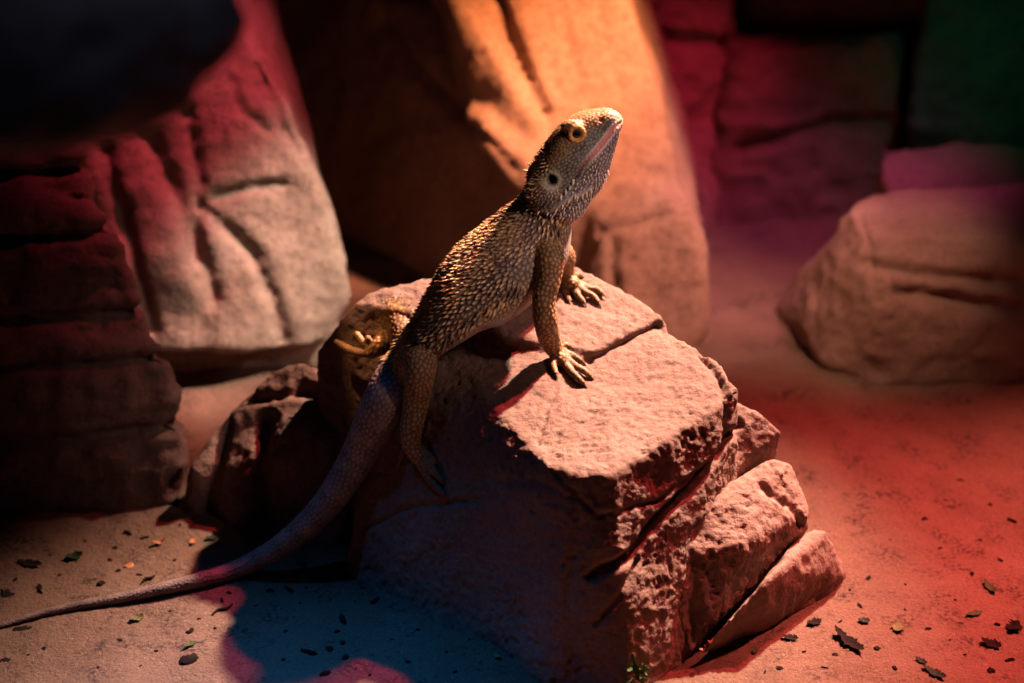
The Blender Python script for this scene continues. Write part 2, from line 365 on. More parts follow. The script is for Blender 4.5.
#DRAGON
# ------------------------------------------------------------------ bearded dragon
def loft(stations, seg=24, cap=True):
    """stations: (centre, axis_side(unit), half_side, axis_up(unit), half_up)"""
    vs, fs = [], []
    for c, sd, a, u, b in stations:
        for k in range(seg):
            t = 2*math.pi*k/seg; vs.append(c + sd*a*math.cos(t) + u*b*math.sin(t))
    n = len(stations)
    for i in range(n-1):
        for k in range(seg):
            k2 = (k+1)%seg; fs.append((i*seg+k, i*seg+k2, (i+1)*seg+k2, (i+1)*seg+k))
    vs.append(stations[0][0]); vs.append(stations[-1][0]); a = len(vs)-2
    for k in range(seg):
        fs.append((a, (k+1)%seg, k)); fs.append((a+1, (n-1)*seg+k, (n-1)*seg+(k+1)%seg))
    return vs, fs
def spline(P, k=6):
    """Catmull-Rom through rows of P (any width)"""
    P = np.asarray(P, float); Q = np.vstack([2*P[0]-P[1], P, 2*P[-1]-P[-2]]); out = []
    for i in range(1, len(Q)-2):
        for j in range(k):
            t = j/k
            out.append(.5*((2*Q[i])+(-Q[i-1]+Q[i+1])*t+(2*Q[i-1]-5*Q[i]+4*Q[i+1]-Q[i+2])*t*t+(-Q[i-1]+3*Q[i]-3*Q[i+1]+Q[i+2])*t**3))
    out.append(P[-1]); return np.array(out)
def tube_stations(P, R):
    P = np.asarray(P); out = []
    T = np.gradient(P, axis=0); T /= np.linalg.norm(T,axis=1,keepdims=True)
    ref = np.array([0,1.0,0.05]);
    for p, r, t in zip(P, R, T):
        s = ref - t*np.dot(ref,t); s /= np.linalg.norm(s); u = np.cross(t, s); out.append((p, s, r, u, r))
        ref = s
    # rounded ends
    p0, p1 = out[0], out[-1]; t0, t1 = -T[0], T[-1]
    pre = [(p0[0]+t0*p0[2]*h, p0[1], p0[2]*w, p0[3], p0[4]*w) for h, w in ((.95,.3),(.7,.7),(.35,.93))]
    post = [(p1[0]+t1*p1[2]*h, p1[1], p1[2]*w, p1[3], p1[4]*w) for h, w in ((.35,.93),(.7,.7),(.95,.3))]
    return pre + out + post
def px2m(p): return depth(p)/FPX
parts_bm = bmesh.new()
def add(vs, fs):
    b = bmesh.new(); vv = [b.verts.new(V(x)) for x in vs]
    for f in fs: b.faces.new([vv[i] for i in f])
    bmesh.ops.recalc_face_normals(b, faces=b.faces)
    me = bpy.data.meshes.new('t'); b.to_mesh(me); b.free(); parts_bm.from_mesh(me); bpy.data.meshes.remove(me)
SKEL = []    # (point, tailward direction, radius, region)
SKR = []
def note(P, region, R):
    rev = False
    SKR.extend(list(np.broadcast_to(R, (len(P),))))
    T = np.gradient(P, axis=0); T /= np.linalg.norm(T,axis=1,keepdims=True)
    for p, t in zip(P, T): SKEL.append((p, -t if rev else t, region))
def tube(P, R, region, k=6, add_it=True):
    S = spline(np.column_stack([P, R]), k); add(*loft(tube_stations(S[:,:3], S[:,3]), 20)); note(S[:,:3], region, S[:,3]); return S

def body_station(t, b, Yv, w, asym=0):
    t, b = np.array(t,float), np.array(b,float); m = (t+b)/2
    c = atY(m[0], m[1], Yv); s = (t-b)/np.linalg.norm(t-b); E = np.linalg.norm(t-b)/2*px2m(c)
    s = np.array([s[0], -s[1]])                       # screen right, screen up
    n3 = np.array([s[0], 0, s[1]/.891]); n3 /= np.linalg.norm(n3)
    ns = abs(n3[0]*s[0] + n3[2]*.891*s[1]); ys = .454*s[1]
    h = math.sqrt(max(E*E-(w*ys)**2, (E*.45)**2))/ns
    return c, np.array([0,1.0,0]), w, n3, h
# torso + neck (back pixel, belly pixel, depth, half width)
TORSO = [((378,380),(410,392),-.034,.016),((388,358),(424,374),-.032,.021),((399,340),(432,358),-.030,.026),((412,317),(446,349),-.028,.031),((425,291),(466,338),-.024,.035),
         ((440,266),(490,324),-.020,.038),((456,247),(512,318),-.016,.038),((479,228),(536,300),-.013,.035),((499,213),(554,282),-.012,.030),
         ((513,203),(568,262),-.011,.024),((521,195),(572,240),-.010,.020),((526,186),(572,222),-.010,.018),((531,174),(568,206),-.010,.017)]
st = [body_station(*q) for q in TORSO]
rows = np.array([np.concatenate([c,[w],u,[h]]) for c,sd,w,u,h in st]); rows = spline(rows, 5)
tor = []
for r in rows:
    u = r[4:7]/np.linalg.norm(r[4:7]); tor.append((r[:3], np.array([0,1.0,0]), r[3], u, r[7]))
e0 = tor[0]; ax = (tor[0][0]-tor[3][0]); ax /= np.linalg.norm(ax)
tor = [(e0[0]+ax*.010, e0[1], e0[2]*.4, e0[3], e0[4]*.4), (e0[0]+ax*.006, e0[1], e0[2]*.8, e0[3], e0[4]*.8)] + tor
add(*loft(tor, 32)); note(rows[::-1][:,:3], 'torso', ((rows[:,3]+rows[:,7])/2)[::-1])
# head
HEAD = [((527,180),(563,221),.0175),((530,168),(575,219),.0205),((538,155),(584,210),.0210),((547,141),(592,198),.0200),((558,128),(603,184),.0175),((571,118),(610,168),.0150),((586,112),(615,151),.0120),
        ((599,110),(619,137),.0092),((608,109),(621,129),.0070),((613,111),(623,124),.0045)]
st = [body_station(t,b,-.010,w) for t,b,w in HEAD]
rows = spline(np.array([np.concatenate([c,[w],u,[h]]) for c,sd,w,u,h in st]), 5); hd = []
for r in rows: hd.append((r[:3], np.array([0,1.0,0]), r[3], r[4:7]/np.linalg.norm(r[4:7]), r[7]))
e = hd[-1]; ax = hd[-1][0]-hd[-4][0]; ax /= np.linalg.norm(ax)
hd += [(e[0]+ax*.0012, e[1], e[2]*.75, e[3], e[4]*.75), (e[0]+ax*.002, e[1], e[2]*.35, e[3], e[4]*.35)]
def sq(stn, seg=32):      # boxier head section
    vs, fs = loft(stn, seg); i = 0
    for c, sd, a, u, b in stn:
        for k in range(seg):
            t = 2*math.pi*k/seg; cx, sx = math.cos(t), math.sin(t); p = .78
            vs[i] = c + sd*a*math.copysign(abs(cx)**p, cx) + u*b*math.copysign(abs(sx)**p, sx); i += 1
    return vs, fs
add(*sq(hd)); note(rows[::-1][:,:3], 'head', ((rows[:,3]+rows[:,7])/2)[::-1])
HEADAX = ax
def blob(c, r, sc=(1,1,1)):
    b = bmesh.new(); bmesh.ops.create_icosphere(b, subdivisions=3, radius=r)
    vs = [c + np.array(v.co)*np.array(sc) for v in b.verts]; fs = [tuple(x.index for x in f.verts) for f in b.faces]; b.free(); add(vs, fs)
# jowl bulge, brow ridge (both sides)
for sgn in (-1, 1):
    blob(atY(551,192,-.010+sgn*.0135), .0140, (1.15,.62,.85)); blob(atY(563,205,-.010+sgn*.009), .0105, (1.2,.75,.75)); blob(atY(572,126,-.010+sgn*.0095), .0058, (1.25,.75,.7))
    blob(atY(577,136,-.010+sgn*.0105), .0062, (1.1,.7,1.0))
# tail (on the stone, then along the sand)
TP = [(0,626,2.9),(40,614,3.6),(80,605,4.4),(120,598,5.2),(160,589,6.2),(200,580,7.7),(235,570,9.3),(270,553,11.2),(300,531,13.2),(325,506,15),(345,478,16.8),(362,449,19),(376,420,21),(387,396,22)]
P = []; R = []
tip = gz(-70,650); P.append(tip+np.array([0,0,.002])); R.append(.0008)
tip = gz(-35,638); P.append(tip+np.array([0,0,.003])); R.append(.0014)
for a,b,r in TP:
    rm = r*6.3e-4; g = gz(a,b); 
    for _ in range(3): g = atZ(a, b, float(gh(g[0],g[1])[0])+rm*.93)
    if b < 560:
        q, n = hit(BB, a, b); q2, n2 = hit(LB, a, b)
        cand = [g]
        for qq, nn in ((q,n),(q2,n2)):
            if qq is not None: d = ray(a,b); d /= np.linalg.norm(d); cand.append(qq - d*rm*1.25)
        g = min(cand, key=depth)
    P.append(g); R.append(rm)
P = np.array(P); R = np.array(R)
Yt = P[:,1].copy()
hipc = atY(398,372,-.033)
# the tail comes down clear of the stone: ease the depth between hip and sand
i0 = 9
for i in range(i0, len(P)):
    t = (i-i0+1)/(len(P)-i0+.6); yv = min(P[i,1], P[i0-1,1]*(1-t)+hipc[1]*t); a,b,_ = TP[i-2]; P[i] = atY(a,b,yv)
P = np.vstack([P, hipc]); R = np.append(R, .0135)
S = spline(np.column_stack([P, R]), 8); add(*loft(tube_stations(S[:,:3], S[:,3]), 24)); note(S[::-1][:,:3], 'tail', S[::-1][:,3])
TAIL = S
CLAWS = []
def seat(px, py, r, bv_=None, lift=.85):
    q, n = hit(bv_ or BB, px, py)
    if q is None: return gz(px,py)
    d = ray(px,py); d /= np.linalg.norm(d)
    return q - d*(r*lift/max(.35, abs(np.dot(d, n))))
def toe(pts, r0, r1, claw=.004, region='toe', pts3=None):
    P = []; m = len(pts)
    for i,(a,b,*l) in enumerate(pts):
        r = r0+(r1-r0)*i/(m-1); P.append(seat(a,b,r, lift=l[0] if l else 1.0))
    P = np.array(P); R = np.linspace(r0, r1, m)
    if m > 2: R[1:-1] *= 1.08
    tube(P, R, region, 5); d = P[-1]-P[-2]; d /= np.linalg.norm(d); CLAWS.append((P[-1]+d*r1*.4, d, r1*.72, claw))
# near (right) foreleg
wr = seat(556,353,.0055,lift=1.2); wr[2] += .001
tube(np.array([atY(538,244,-.022),atY(550,256,-.036),atY(549,278,-.042),atY(544,299,-.046),atY(546,322,-.048),atY(550,340,wr[1]-.002),wr,seat(562,360,.0045)]),
     np.array([.0085,.0086,.0076,.0072,.0074,.0066,.0052,.0046]), 'leg')
TR0, TR1 = .0024, .0017
toe([(555,352,1.8),(553,363,1.4),(556,374)], .0026, TR1)
toe([(560,356,1.6),(569,369,1.5),(577,377,1.4),(583,383)], TR0, TR1)
toe([(563,355,1.6),(574,365,1.5),(584,371,1.4),(590,376)], TR0, TR1)
toe([(564,352,1.6),(573,356,1.5),(581,361)], TR0, TR1)
toe([(560,348,1.6),(565,345,1.4),(570,347)], TR0, TR1, .003)
# far (left) foreleg
wf = seat(568,277,.005,lift=1.2)
tube(np.array([atY(550,245,.006),atY(562,256,.020),atY(563,266,.026),wf,seat(573,284,.004)]), np.array([.009,.0085,.0072,.0055,.0045]), 'leg')
toe([(566,280,1.6),(566,291,1.4),(569,300)], .0024, TR1)
toe([(570,283,1.6),(577,294,1.5),(583,301)], TR0, TR1)
toe([(573,283,1.6),(585,292,1.5),(593,296,1.4),(598,302)], TR0, TR1)
toe([(575,281,1.6),(588,288,1.5),(596,289,1.4),(602,293)], TR0, TR1)
toe([(572,277,1.5),(577,275,1.4),(581,276)], TR0, TR1, .003)
# near (right) hind leg hanging down the stone
kn = atY(420,364,-.060); sh = [seat(417,398,.0078,lift=1.25), seat(412,424,.0070,lift=1.25), seat(411,442,.0062,lift=1.2), seat(417,456,.0052,lift=1.1)]
tube(np.array([atY(404,376,-.036),atY(416,366,-.050),kn,atY(419,379,(kn[1]+sh[0][1])/2-.003)]+sh), np.array([.014,.0125,.0105,.0092,.0082,.0072,.0062,.0050]), 'leg')
toe([(417,455,1.3),(426,472,1.2),(434,484,1.1),(444,494)], .0034, TR1, .003)
toe([(420,454,1.3),(430,467,1.2),(443,481)], .0028, TR1, .003)
toe([(421,452,1.3),(430,464,1.2),(437,473)], .0026, TR1, .003)
toe([(419,446,1.3),(428,455,1.2),(435,461)], .0024, TR1, .003)
toe([(408,444,1.3),(402,454,1.2),(398,466)], .0026, TR1, .003)
# far (left) hind leg
fk = atY(397,316,.012)
pf = seat(372,352,.004,lift=2.5)
tube(np.array([atY(408,345,-.012),atY(401,325,.004),fk,atY(391,330,.012),atY(381,344,pf[1]+.002),pf]), np.array([.011,.0095,.0078,.0068,.0058,.0045]), 'leg')
toe([(372,352,2.6),(361,353,3.2),(349,349,3.8),(337,342,4.2)], .0030, .0020, .002)
toe([(369,351,2.6),(363,343,3.4),(357,334,4.2)], .0028, .0019, .002)
toe([(373,350,2.6),(371,345,3.4),(368,338,4.2)], .0026, .0019, .002)

VOX = .00075
dv, df = remesh(parts_bm, VOX)
dv0 = dv.copy()
# smoothing: strong on the trunk, light on the toes
SK = np.array([s[0] for s in SKEL]); SD = np.array([s[1] for s in SKEL]); SR = [s[2] for s in SKEL]
kd = kdtree.KDTree(len(SK)); [kd.insert(V(p), i) for i, p in enumerate(SK)]; kd.balance()
SKR = np.array(SKR); near = np.zeros(len(dv), int)
for a in range(0, len(dv), 4000):
    q = dv[a:a+4000]; d2 = ((q[:,None,:]-SK[None])**2).sum(2); near[a:a+4000] = np.argmin(d2/(SKR[None]+.0012)**2, axis=1)
reg = np.array([SR[i] for i in near]); tdir = SD[near]
wgt = np.where(reg=='toe', .12, np.where(reg=='leg', .5, 1.0)); wgt = smooth_scalar(wgt, df, 6)
dv = smooth(dv, df, 14, wgt)
tdir = np.stack([smooth_scalar(tdir[:,k], df, 25) for k in range(3)],1); tdir /= np.linalg.norm(tdir,axis=1,keepdims=True)
dn = normals(dv, df)
DB0 = bvh_of(dv, df)
def on(px, py): return hit(DB0, px, py)
def local_px(px, py):  p, n = on(px,py); return p
# features on both sides of the head are mirrored about the body plane Y=-.010
def mir(p): return np.array([p[0], -.020-p[1], p[2]])
eyeP, eyeN = on(577,134); earP, _ = on(551.5,180); nosP, _ = on(601,120)
mouth = [on(*q)[0] for q in ((620.5,122.5),(614,128),(606,139),(597,150),(588,160),(580,170),(574,181))]
mouth = np.array(mouth)
carve = np.zeros(len(dv))
lip = np.full(len(dv), 9.); ear = np.full(len(dv), 9.); eyed = np.full(len(dv), 9.)
for fl_ in (lambda p: p, mir):
    d = polydist(dv, np.array([fl_(q) for q in mouth])); lip = np.minimum(lip, d)
    ex = dv - fl_(earP); ed = np.sqrt((ex**2).sum(1)); ear = np.minimum(ear, ed)
    eyed = np.minimum(eyed, np.linalg.norm(dv-fl_(eyeP),axis=1))
    carve += .0022*np.exp(-(np.linalg.norm(dv-fl_(nosP),axis=1)/.0011)**2)
carve += .0013*np.exp(-(lip/.0008)**2) + .0045*np.clip(1-(ear/.0036)**2,0,1)
carve += .0030*np.clip(1-(eyed/.0034)**2,0,1) - .0009*np.exp(-((eyed-.0046)/.0010)**2)
# ---- scales: dart-thrown centres, one raised keeled scale each
head_c = rows[:, :3]
def screen(v):
    r = v-CAM; d = r@FW; return np.stack([512+FPX*r[:,0]/d, 341.5-FPX*(r@UP)/d], 1)
torax = np.array([s[0] for s in tor]); torup = np.array([s[3] for s in tor])
ti = np.array([np.argmin(((torax-p)**2).sum(1)) for p in dv]); 
upc = ((dv-torax[ti])*torup[ti]).sum(1)/np.array([s[4] for s in tor])[ti]       # -1 belly .. 1 back
size = np.full(len(dv), .0030)
size[reg=='torso'] = np.where(upc[reg=='torso']<-.55, .0021, .0031)
size[reg=='tail'] = .0034; size[reg=='leg'] = .0028; size[reg=='toe'] = .0016; size[reg=='head'] = .0021
sm_ = smooth_scalar(size, df, 8)
tl = np.array([np.argmin(((TAIL[:,:3]-p)**2).sum(1)) if r=='tail' else 0 for p,r in zip(dv,reg)]); 
tailr = TAIL[tl,3]; sm_ = np.where(reg=='tail', np.minimum(sm_, .0011+tailr*.20), sm_)
cells = {}; cen = []
order = rng.permutation(len(dv)); cs = .004
for i in order:
    p = dv[i]; s = sm_[i]*.86; k = tuple(np.floor(p/cs).astype(int)); ok = True
    for a in (-1,0,1):
        for b in (-1,0,1):
            for c in (-1,0,1):
                for j in cells.get((k[0]+a,k[1]+b,k[2]+c), ()):
                    q = dv[j]-p
                    if q@q < (.5*(s+sm_[j]*.86))**2: ok = False; break
                if not ok: break
            if not ok: break
        if not ok: break
    if ok: cells.setdefault(k, []).append(i); cen.append(i)
cen = np.array(cen)
kd = kdtree.KDTree(len(cen)); [kd.insert(V(dv[i]), k) for k, i in enumerate(cen)]; kd.balance()
ci = np.zeros(len(dv), int); ed = np.zeros(len(dv))
for i in range(len(dv)):
    r = kd.find_n(V(dv[i]), 2); ci[i] = r[0][1]; ed[i] = r[1][2]-r[0][2]
cc = dv[cen[ci]]; sz = sm_[cen[ci]]; rel = (dv-cc)
u = (rel*tdir).sum(1)/sz; lat = np.linalg.norm(rel - tdir*(rel*tdir).sum(1)[:,None], axis=1)/sz
edge = np.clip(ed/(sz*.45), 0, 1); edge = edge*edge*(3-2*edge)
keel = np.clip(1-lat*1.7, 0, 1)
hgt = edge*(.45+.55*np.clip(.55+u,0,1.1))*(.6+.8*keel)
relief = np.where(reg=='torso', np.where(upc<-.5, .00028, .00078), np.where(reg=='head', .00052, np.where(reg=='toe', .00028, .00048)))
relief = smooth_scalar(relief, df, 6)
frill = [on(*q)[0] for q in ((529,205),(538,209),(549,210),(559,206),(568,200),(578,195),(590,188))]
under = [on(*q)[0] for q in ((533,213),(541,216),(551,217),(562,213),(572,207),(582,201))]
frill = np.array([q for q in frill if q is not None]); under = np.array([q for q in under if q is not None]); frd = np.full(len(dv), 9.)
for fl_ in (lambda p: p, mir):
    d = polydist(dv, np.array([fl_(q) for q in frill])); frd = np.minimum(frd, d); carve -= .0016*np.exp(-(d/.0022)**2)
    carve += .0018*np.exp(-(polydist(dv, np.array([fl_(q) for q in under]))/.0018)**2)
quiet = np.exp(-(eyed/.0042)**2)*.9
DVB = dv + dn*(relief*hgt*(1-quiet) - carve)[:,None]
DVB = declip(DVB, BB, .0003, .02); DVB = declip(DVB, LB, .0003, .02)
# ---- skin colour per vertex (own colour, with jaw shade and far-toe light painted in)
def mixc(a, b, t): t = np.asarray(t)[:,None]; return a*(1-t)+b*t
def C(*x): return np.array(x)[None,:]
rs = rng.random(len(cen))[ci]; pn = fbm(dv*120, 90, 3); pb = fbm(dv*45, 95, 2)
tipm = np.clip(hgt*1.25-.35, 0, 1)
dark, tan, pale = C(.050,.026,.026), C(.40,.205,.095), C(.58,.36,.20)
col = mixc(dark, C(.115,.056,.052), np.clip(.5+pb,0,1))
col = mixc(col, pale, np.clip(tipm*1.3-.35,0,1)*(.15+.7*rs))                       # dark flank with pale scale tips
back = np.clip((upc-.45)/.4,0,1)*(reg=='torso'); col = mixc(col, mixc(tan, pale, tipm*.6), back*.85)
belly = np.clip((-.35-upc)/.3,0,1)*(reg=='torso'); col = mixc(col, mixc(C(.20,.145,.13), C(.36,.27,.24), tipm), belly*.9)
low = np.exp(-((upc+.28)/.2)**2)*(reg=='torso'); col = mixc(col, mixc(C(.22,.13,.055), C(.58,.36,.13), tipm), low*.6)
legm = np.isin(reg, ['leg','toe'])*1.0; legm = smooth_scalar(legm, df, 4)
col = mixc(col, mixc(C(.080,.040,.024), C(.40,.20,.075), np.clip(tipm*.9+rs*.25,0,1)), legm*.95)
tm = smooth_scalar((reg=='tail')*1.0, df, 4); s_ = tl/len(TAIL)
band = .5+.5*np.sin(s_*150+pn*1.5)
col = mixc(col, mixc(mixc(C(.115,.062,.055), C(.20,.12,.105), np.clip(band,0,1)), C(.38,.26,.22), tipm*.65), tm*.95)
# head: screen-independent coordinates along the skull
ha = ((dv-hd[0][0])@HEADAX)/((hd[-1][0]-hd[0][0])@HEADAX)
hax = np.array([s[0] for s in hd]); hup = np.array([s[3] for s in hd]); hh = np.array([s[4] for s in hd])
hi = np.array([np.argmin(((hax-p)**2).sum(1)) for p in dv]); hu = ((dv-hax[hi])*hup[hi]).sum(1)/hh[hi]
hm = smooth_scalar((reg=='head')*1.0, df, 5)
hc = mixc(C(.065,.048,.036), C(.27,.215,.155), np.clip(tipm*1.3-.2+.35*(rs-.5),0,1))
hc = mixc(hc, C(.24,.25,.26), np.clip(fbm(dv*90,97,2)*2.4-.25,0,1)*.5)                                    # olive grey cheeks
hc = mixc(hc, mixc(C(.16,.075,.03), C(.34,.19,.085), np.clip(tipm+.5*(rs-.5),0,1)), np.clip((hu-.38)/.25,0,1))  # golden crown
hc = mixc(hc, mixc(C(.085,.062,.068), C(.44,.34,.32), tipm), np.clip((-.10-hu)/.25,0,1)) # grey beard
hc = mixc(hc, C(.55,.43,.33), np.exp(-(frd/.0016)**2)*.7)
hc = mixc(hc, C(.46,.38,.27), np.exp(-((ear-.0053)/.0017)**2)*.7)                      # pale ring at the ear
hc = mixc(hc, C(.62,.30,.07), np.exp(-((eyed-.0040)/.0015)**2))                        # orange eyelids
hc = mixc(hc, C(.40,.50,.52), np.exp(-((eyed-.0078)/.0014)**2)*np.clip((.1-hu)*4,0,1)*.6)
lp = np.clip((ha-.45)/.25,0,1)
hc = mixc(hc, C(.78,.22,.20), np.exp(-(lip/(.0008+.0006*lp))**2)*(.15+.85*lp))
hc = mixc(hc, C(.05,.03,.03), np.exp(-(lip/.0008)**2)*(1-lp)*.8)
hc = mixc(hc, C(.76,.58,.50), np.exp(-((lip-.0022)/.0009)**2)*lp*.7)
hc = mixc(hc, C(.36,.25,.15), np.clip((ha-.90)/.08,0,1)*.7)
hc = mixc(hc, C(.012,.008,.008), np.clip(1-(ear/.0036)**4,0,1))
col = mixc(col, hc, hm)
jaw_shade = np.exp(-(np.linalg.norm(dv-local_px(535,218),axis=1)/.0080)**2); col = mixc(col, C(.07,.04,.035), jaw_shade*.8*(1-hm*.6))  # mostly shadow below the jaw corner, painted dark into the neck skin
arm = np.exp(-(np.linalg.norm(dv-local_px(527,272),axis=1)/.0120)**2)*(1-legm); col = mixc(col, mixc(C(.17,.11,.09), C(.36,.26,.21), tipm), np.clip(arm*.75,0,.6))
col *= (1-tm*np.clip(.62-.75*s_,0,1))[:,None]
far_lit = ((dv[:,0] < -.055) & (dv[:,1] > -.03))*1.0
col *= (1+(-.3+.75*far_lit)*smooth_scalar((reg=='toe')*1.0, df, 4))[:,None]  # far hind toes painted brighter, standing in for golden lamplight
col *= (1+.35*pn)[:,None]; col = col.clip(.004,.9)

m, nt, b = newmat('scaly_skin'); M['skin'] = m
at = N(nt,'ShaderNodeAttribute', attribute_name='pigment_shade'); nz = N(nt,'ShaderNodeTexNoise', Scale=1600.0, Detail=2.0)
tc = N(nt,'ShaderNodeTexCoord'); nt.links.new(tc.outputs['Object'], nz.inputs['Vector'])
nt.links.new(at.outputs['Color'], b.inputs['Base Color']); b.inputs['Roughness'].default_value = .55; b.inputs['Specular IOR Level'].default_value = .3
bp = N(nt,'ShaderNodeBump', Strength=.25, Distance=.0004); nt.links.new(nz.outputs[0], bp.inputs['Height']); nt.links.new(bp.outputs[0], b.inputs['Normal'])
def plain(name, c, rough=.5, spec=.4, sc=900.0):
    m, nt, b = newmat(name); nz = N(nt,'ShaderNodeTexNoise', Scale=sc, Detail=2.0); tc = N(nt,'ShaderNodeTexCoord'); nt.links.new(tc.outputs['Object'], nz.inputs['Vector'])
    r = ramp(nt, nz.outputs[0], [(.3, tuple(x*.7 for x in c)), (.7, tuple(min(1,x*1.2) for x in c))]); nt.links.new(r.outputs[0], b.inputs['Base Color'])
    b.inputs['Roughness'].default_value = rough; b.inputs['Specular IOR Level'].default_value = spec; return m
M['spine'] = plain('pale_spine', (.52,.33,.19))
cr = next(n for n in M['spine'].node_tree.nodes if n.type=='VALTORGB').color_ramp; next(n for n in M['spine'].node_tree.nodes if n.type=='TEX_NOISE').inputs['Scale'].default_value = 75
cr.elements[0].position = .38; cr.elements[0].color = (.10,.052,.042,1); cr.elements[1].position = .62; cr.elements[1].color = (.66,.39,.18,1); M['beard'] = plain('pale_beard_spine', (.66,.50,.40)); M['claw'] = plain('dark_claw', (.10,.06,.04), .35)
M['iris'] = plain('amber_iris', (.10,.045,.015), .1, .6); M['pupil'] = plain('black_pupil', (.004,.004,.006), .04, .8)
M['mouth'] = plain('pink_mouth', (.75,.26,.22), .35)

ORG = np.array(atY(430,340,-.02)); ORG[2] = .11
dragon = bpy.data.objects.new('bearded_dragon', None); COL.objects.link(dragon); dragon.location = V(ORG); dragon.empty_display_size = .05
tag(dragon, 'brown and golden bearded dragon lizard perched on the boulder with head raised', 'lizard', kind='thing')
def dpart(name, v, f, mat):
    o = link(name, from_arrays(np.asarray(v)-ORG, f), mat, dragon); return o
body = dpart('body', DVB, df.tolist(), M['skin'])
ca = body.data.color_attributes.new('pigment_shade', 'FLOAT_COLOR', 'POINT')
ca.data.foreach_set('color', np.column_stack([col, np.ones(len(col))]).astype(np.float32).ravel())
# ---- spines: small cones
def cone(bv_, bf_, p, d, r, L, seg=6, bend=None):
    d = d/np.linalg.norm(d); a = np.cross(d, [0.3,.5,.8]); a /= np.linalg.norm(a); b2 = np.cross(d,a); i0 = len(bv_)
    bend = np.zeros(3) if bend is None else bend
    for h, w in ((-.15,1.0),(.3,.72),(.7,.36)):
        for k in range(seg):
            t = 2*math.pi*k/seg; bv_.append(p + d*L*h + bend*h*h*L + (a*math.cos(t)+b2*math.sin(t))*r*w)
    bv_.append(p + d*L + bend*L)
    for l in range(2):
        for k in range(seg): k2=(k+1)%seg; bf_.append((i0+l*seg+k, i0+l*seg+k2, i0+(l+1)*seg+k2, i0+(l+1)*seg+k))
    for k in range(seg): bf_.append((i0+2*seg+k, i0+2*seg+(k+1)%seg, i0+3*seg))
    bf_.append(tuple(i0+k for k in range(seg))[::-1])
armP = local_px(527,272); bvx, bfx = [], []; nvx, nfx = [], []; fvx, ffx = [], []
for i in cen:
    r_ = rng.random()
    if reg[i]=='torso' and upc[i] > -.35 and legm[i] < .3 and r_ < .95 and np.linalg.norm(dv[i]-armP) > .008:
        big = 1.0 + (.5 if abs(upc[i]+.2)<.12 else 0)
        cone(fvx, ffx, dv[i]+tdir[i]*.0006, dn[i]*.75+tdir[i]*.75, .00115*big*sm_[i]/.0031, .0036*big*(.6+.6*rng.random())*sm_[i]/.0031)
    elif reg[i]=='head' and hu[i] < -.15 and ha[i] < .70 and lip[i] > .0025 and ear[i] > .006 and r_ < .6:
        cone(bvx, bfx, dv[i], dn[i]*.8+tdir[i]*.6, .0007, .0021*(.6+.8*rng.random()))
    elif reg[i]=='head' and ha[i] < .20 and hu[i] > .1 and ear[i] > .006:
        cone(nvx, nfx, dv[i], dn[i]*.8+tdir[i]*.5, .0007, .0022)
# rows of long beard spikes below the jaw, and at the back of the head
for pix, L in ((((531,207),(540,209),(549,210),(557,207),(563,203),(569,198),(575,194)), .0034), (((582,192),(577,194),(586,190),(590,187)), .0044), (((561,196),(566,191),(570,186),(573,181)), .0026)):
    for q in pix:
        p, n = on(*q)
        if p is None: continue
        for fl_ in (lambda z: z, mir):
            s = np.array([1, 1 if fl_ is not mir else -1, 1]); d = (n*.9 + np.array([-.25,0,-.65]))*s
            cone(bvx, bfx, fl_(p), d, .0013, L*1.5)
for q in ((529,177),(530,172),(531,184),(527,190),(533,190),(530,197),(534,202)):
    p, n = on(*q)
    if p is None: continue
    for fl_ in (lambda z: z, mir):
        s = np.array([1, 1 if fl_ is not mir else -1, 1]); cone(nvx, nfx, fl_(p), (n*.5+np.array([-.7,0,.1]))*s, .0009, .0034)
dpart('flank_spines', fvx, ffx, M['spine']); dpart('beard_spines', bvx, bfx, M['beard']); dpart('neck_spines', nvx, nfx, M['spine'])
# ---- eyes
for sgn, fl_ in ((1, lambda z: z), (-1, mir)):
    s = np.array([1, sgn, 1]); nrm = np.array([.15,-.95,.25])*s; nrm /= np.linalg.norm(nrm); c = fl_(eyeP) - nrm*.0030
    b_ = bmesh.new(); bmesh.ops.create_uvsphere(b_, u_segments=24, v_segments=16, radius=.0034); vs = [c+np.array(x.co) for x in b_.verts]; fs = [tuple(y.index for y in x.verts) for x in b_.faces]; b_.free()
    eye = dpart('eye', vs, fs, M['iris'])
    b_ = bmesh.new(); bmesh.ops.create_uvsphere(b_, u_segments=20, v_segments=12, radius=.0025); vs = [c+nrm*.00135+np.array(x.co) for x in b_.verts]; fs = [tuple(y.index for y in x.verts) for x in b_.faces]; b_.free()
    pu = link('pupil', from_arrays(np.array(vs)-ORG, fs), M['pupil'], eye)
# ---- claws
for p, d, r, L in CLAWS:
    vs, fs = [], []; cone(vs, fs, p, d, r, L, 8, np.array([0,0,-.45])); dpart('claw', vs, fs, M['claw'])
DRB = bvh_of(DVB, df)
#ENDDRAGON

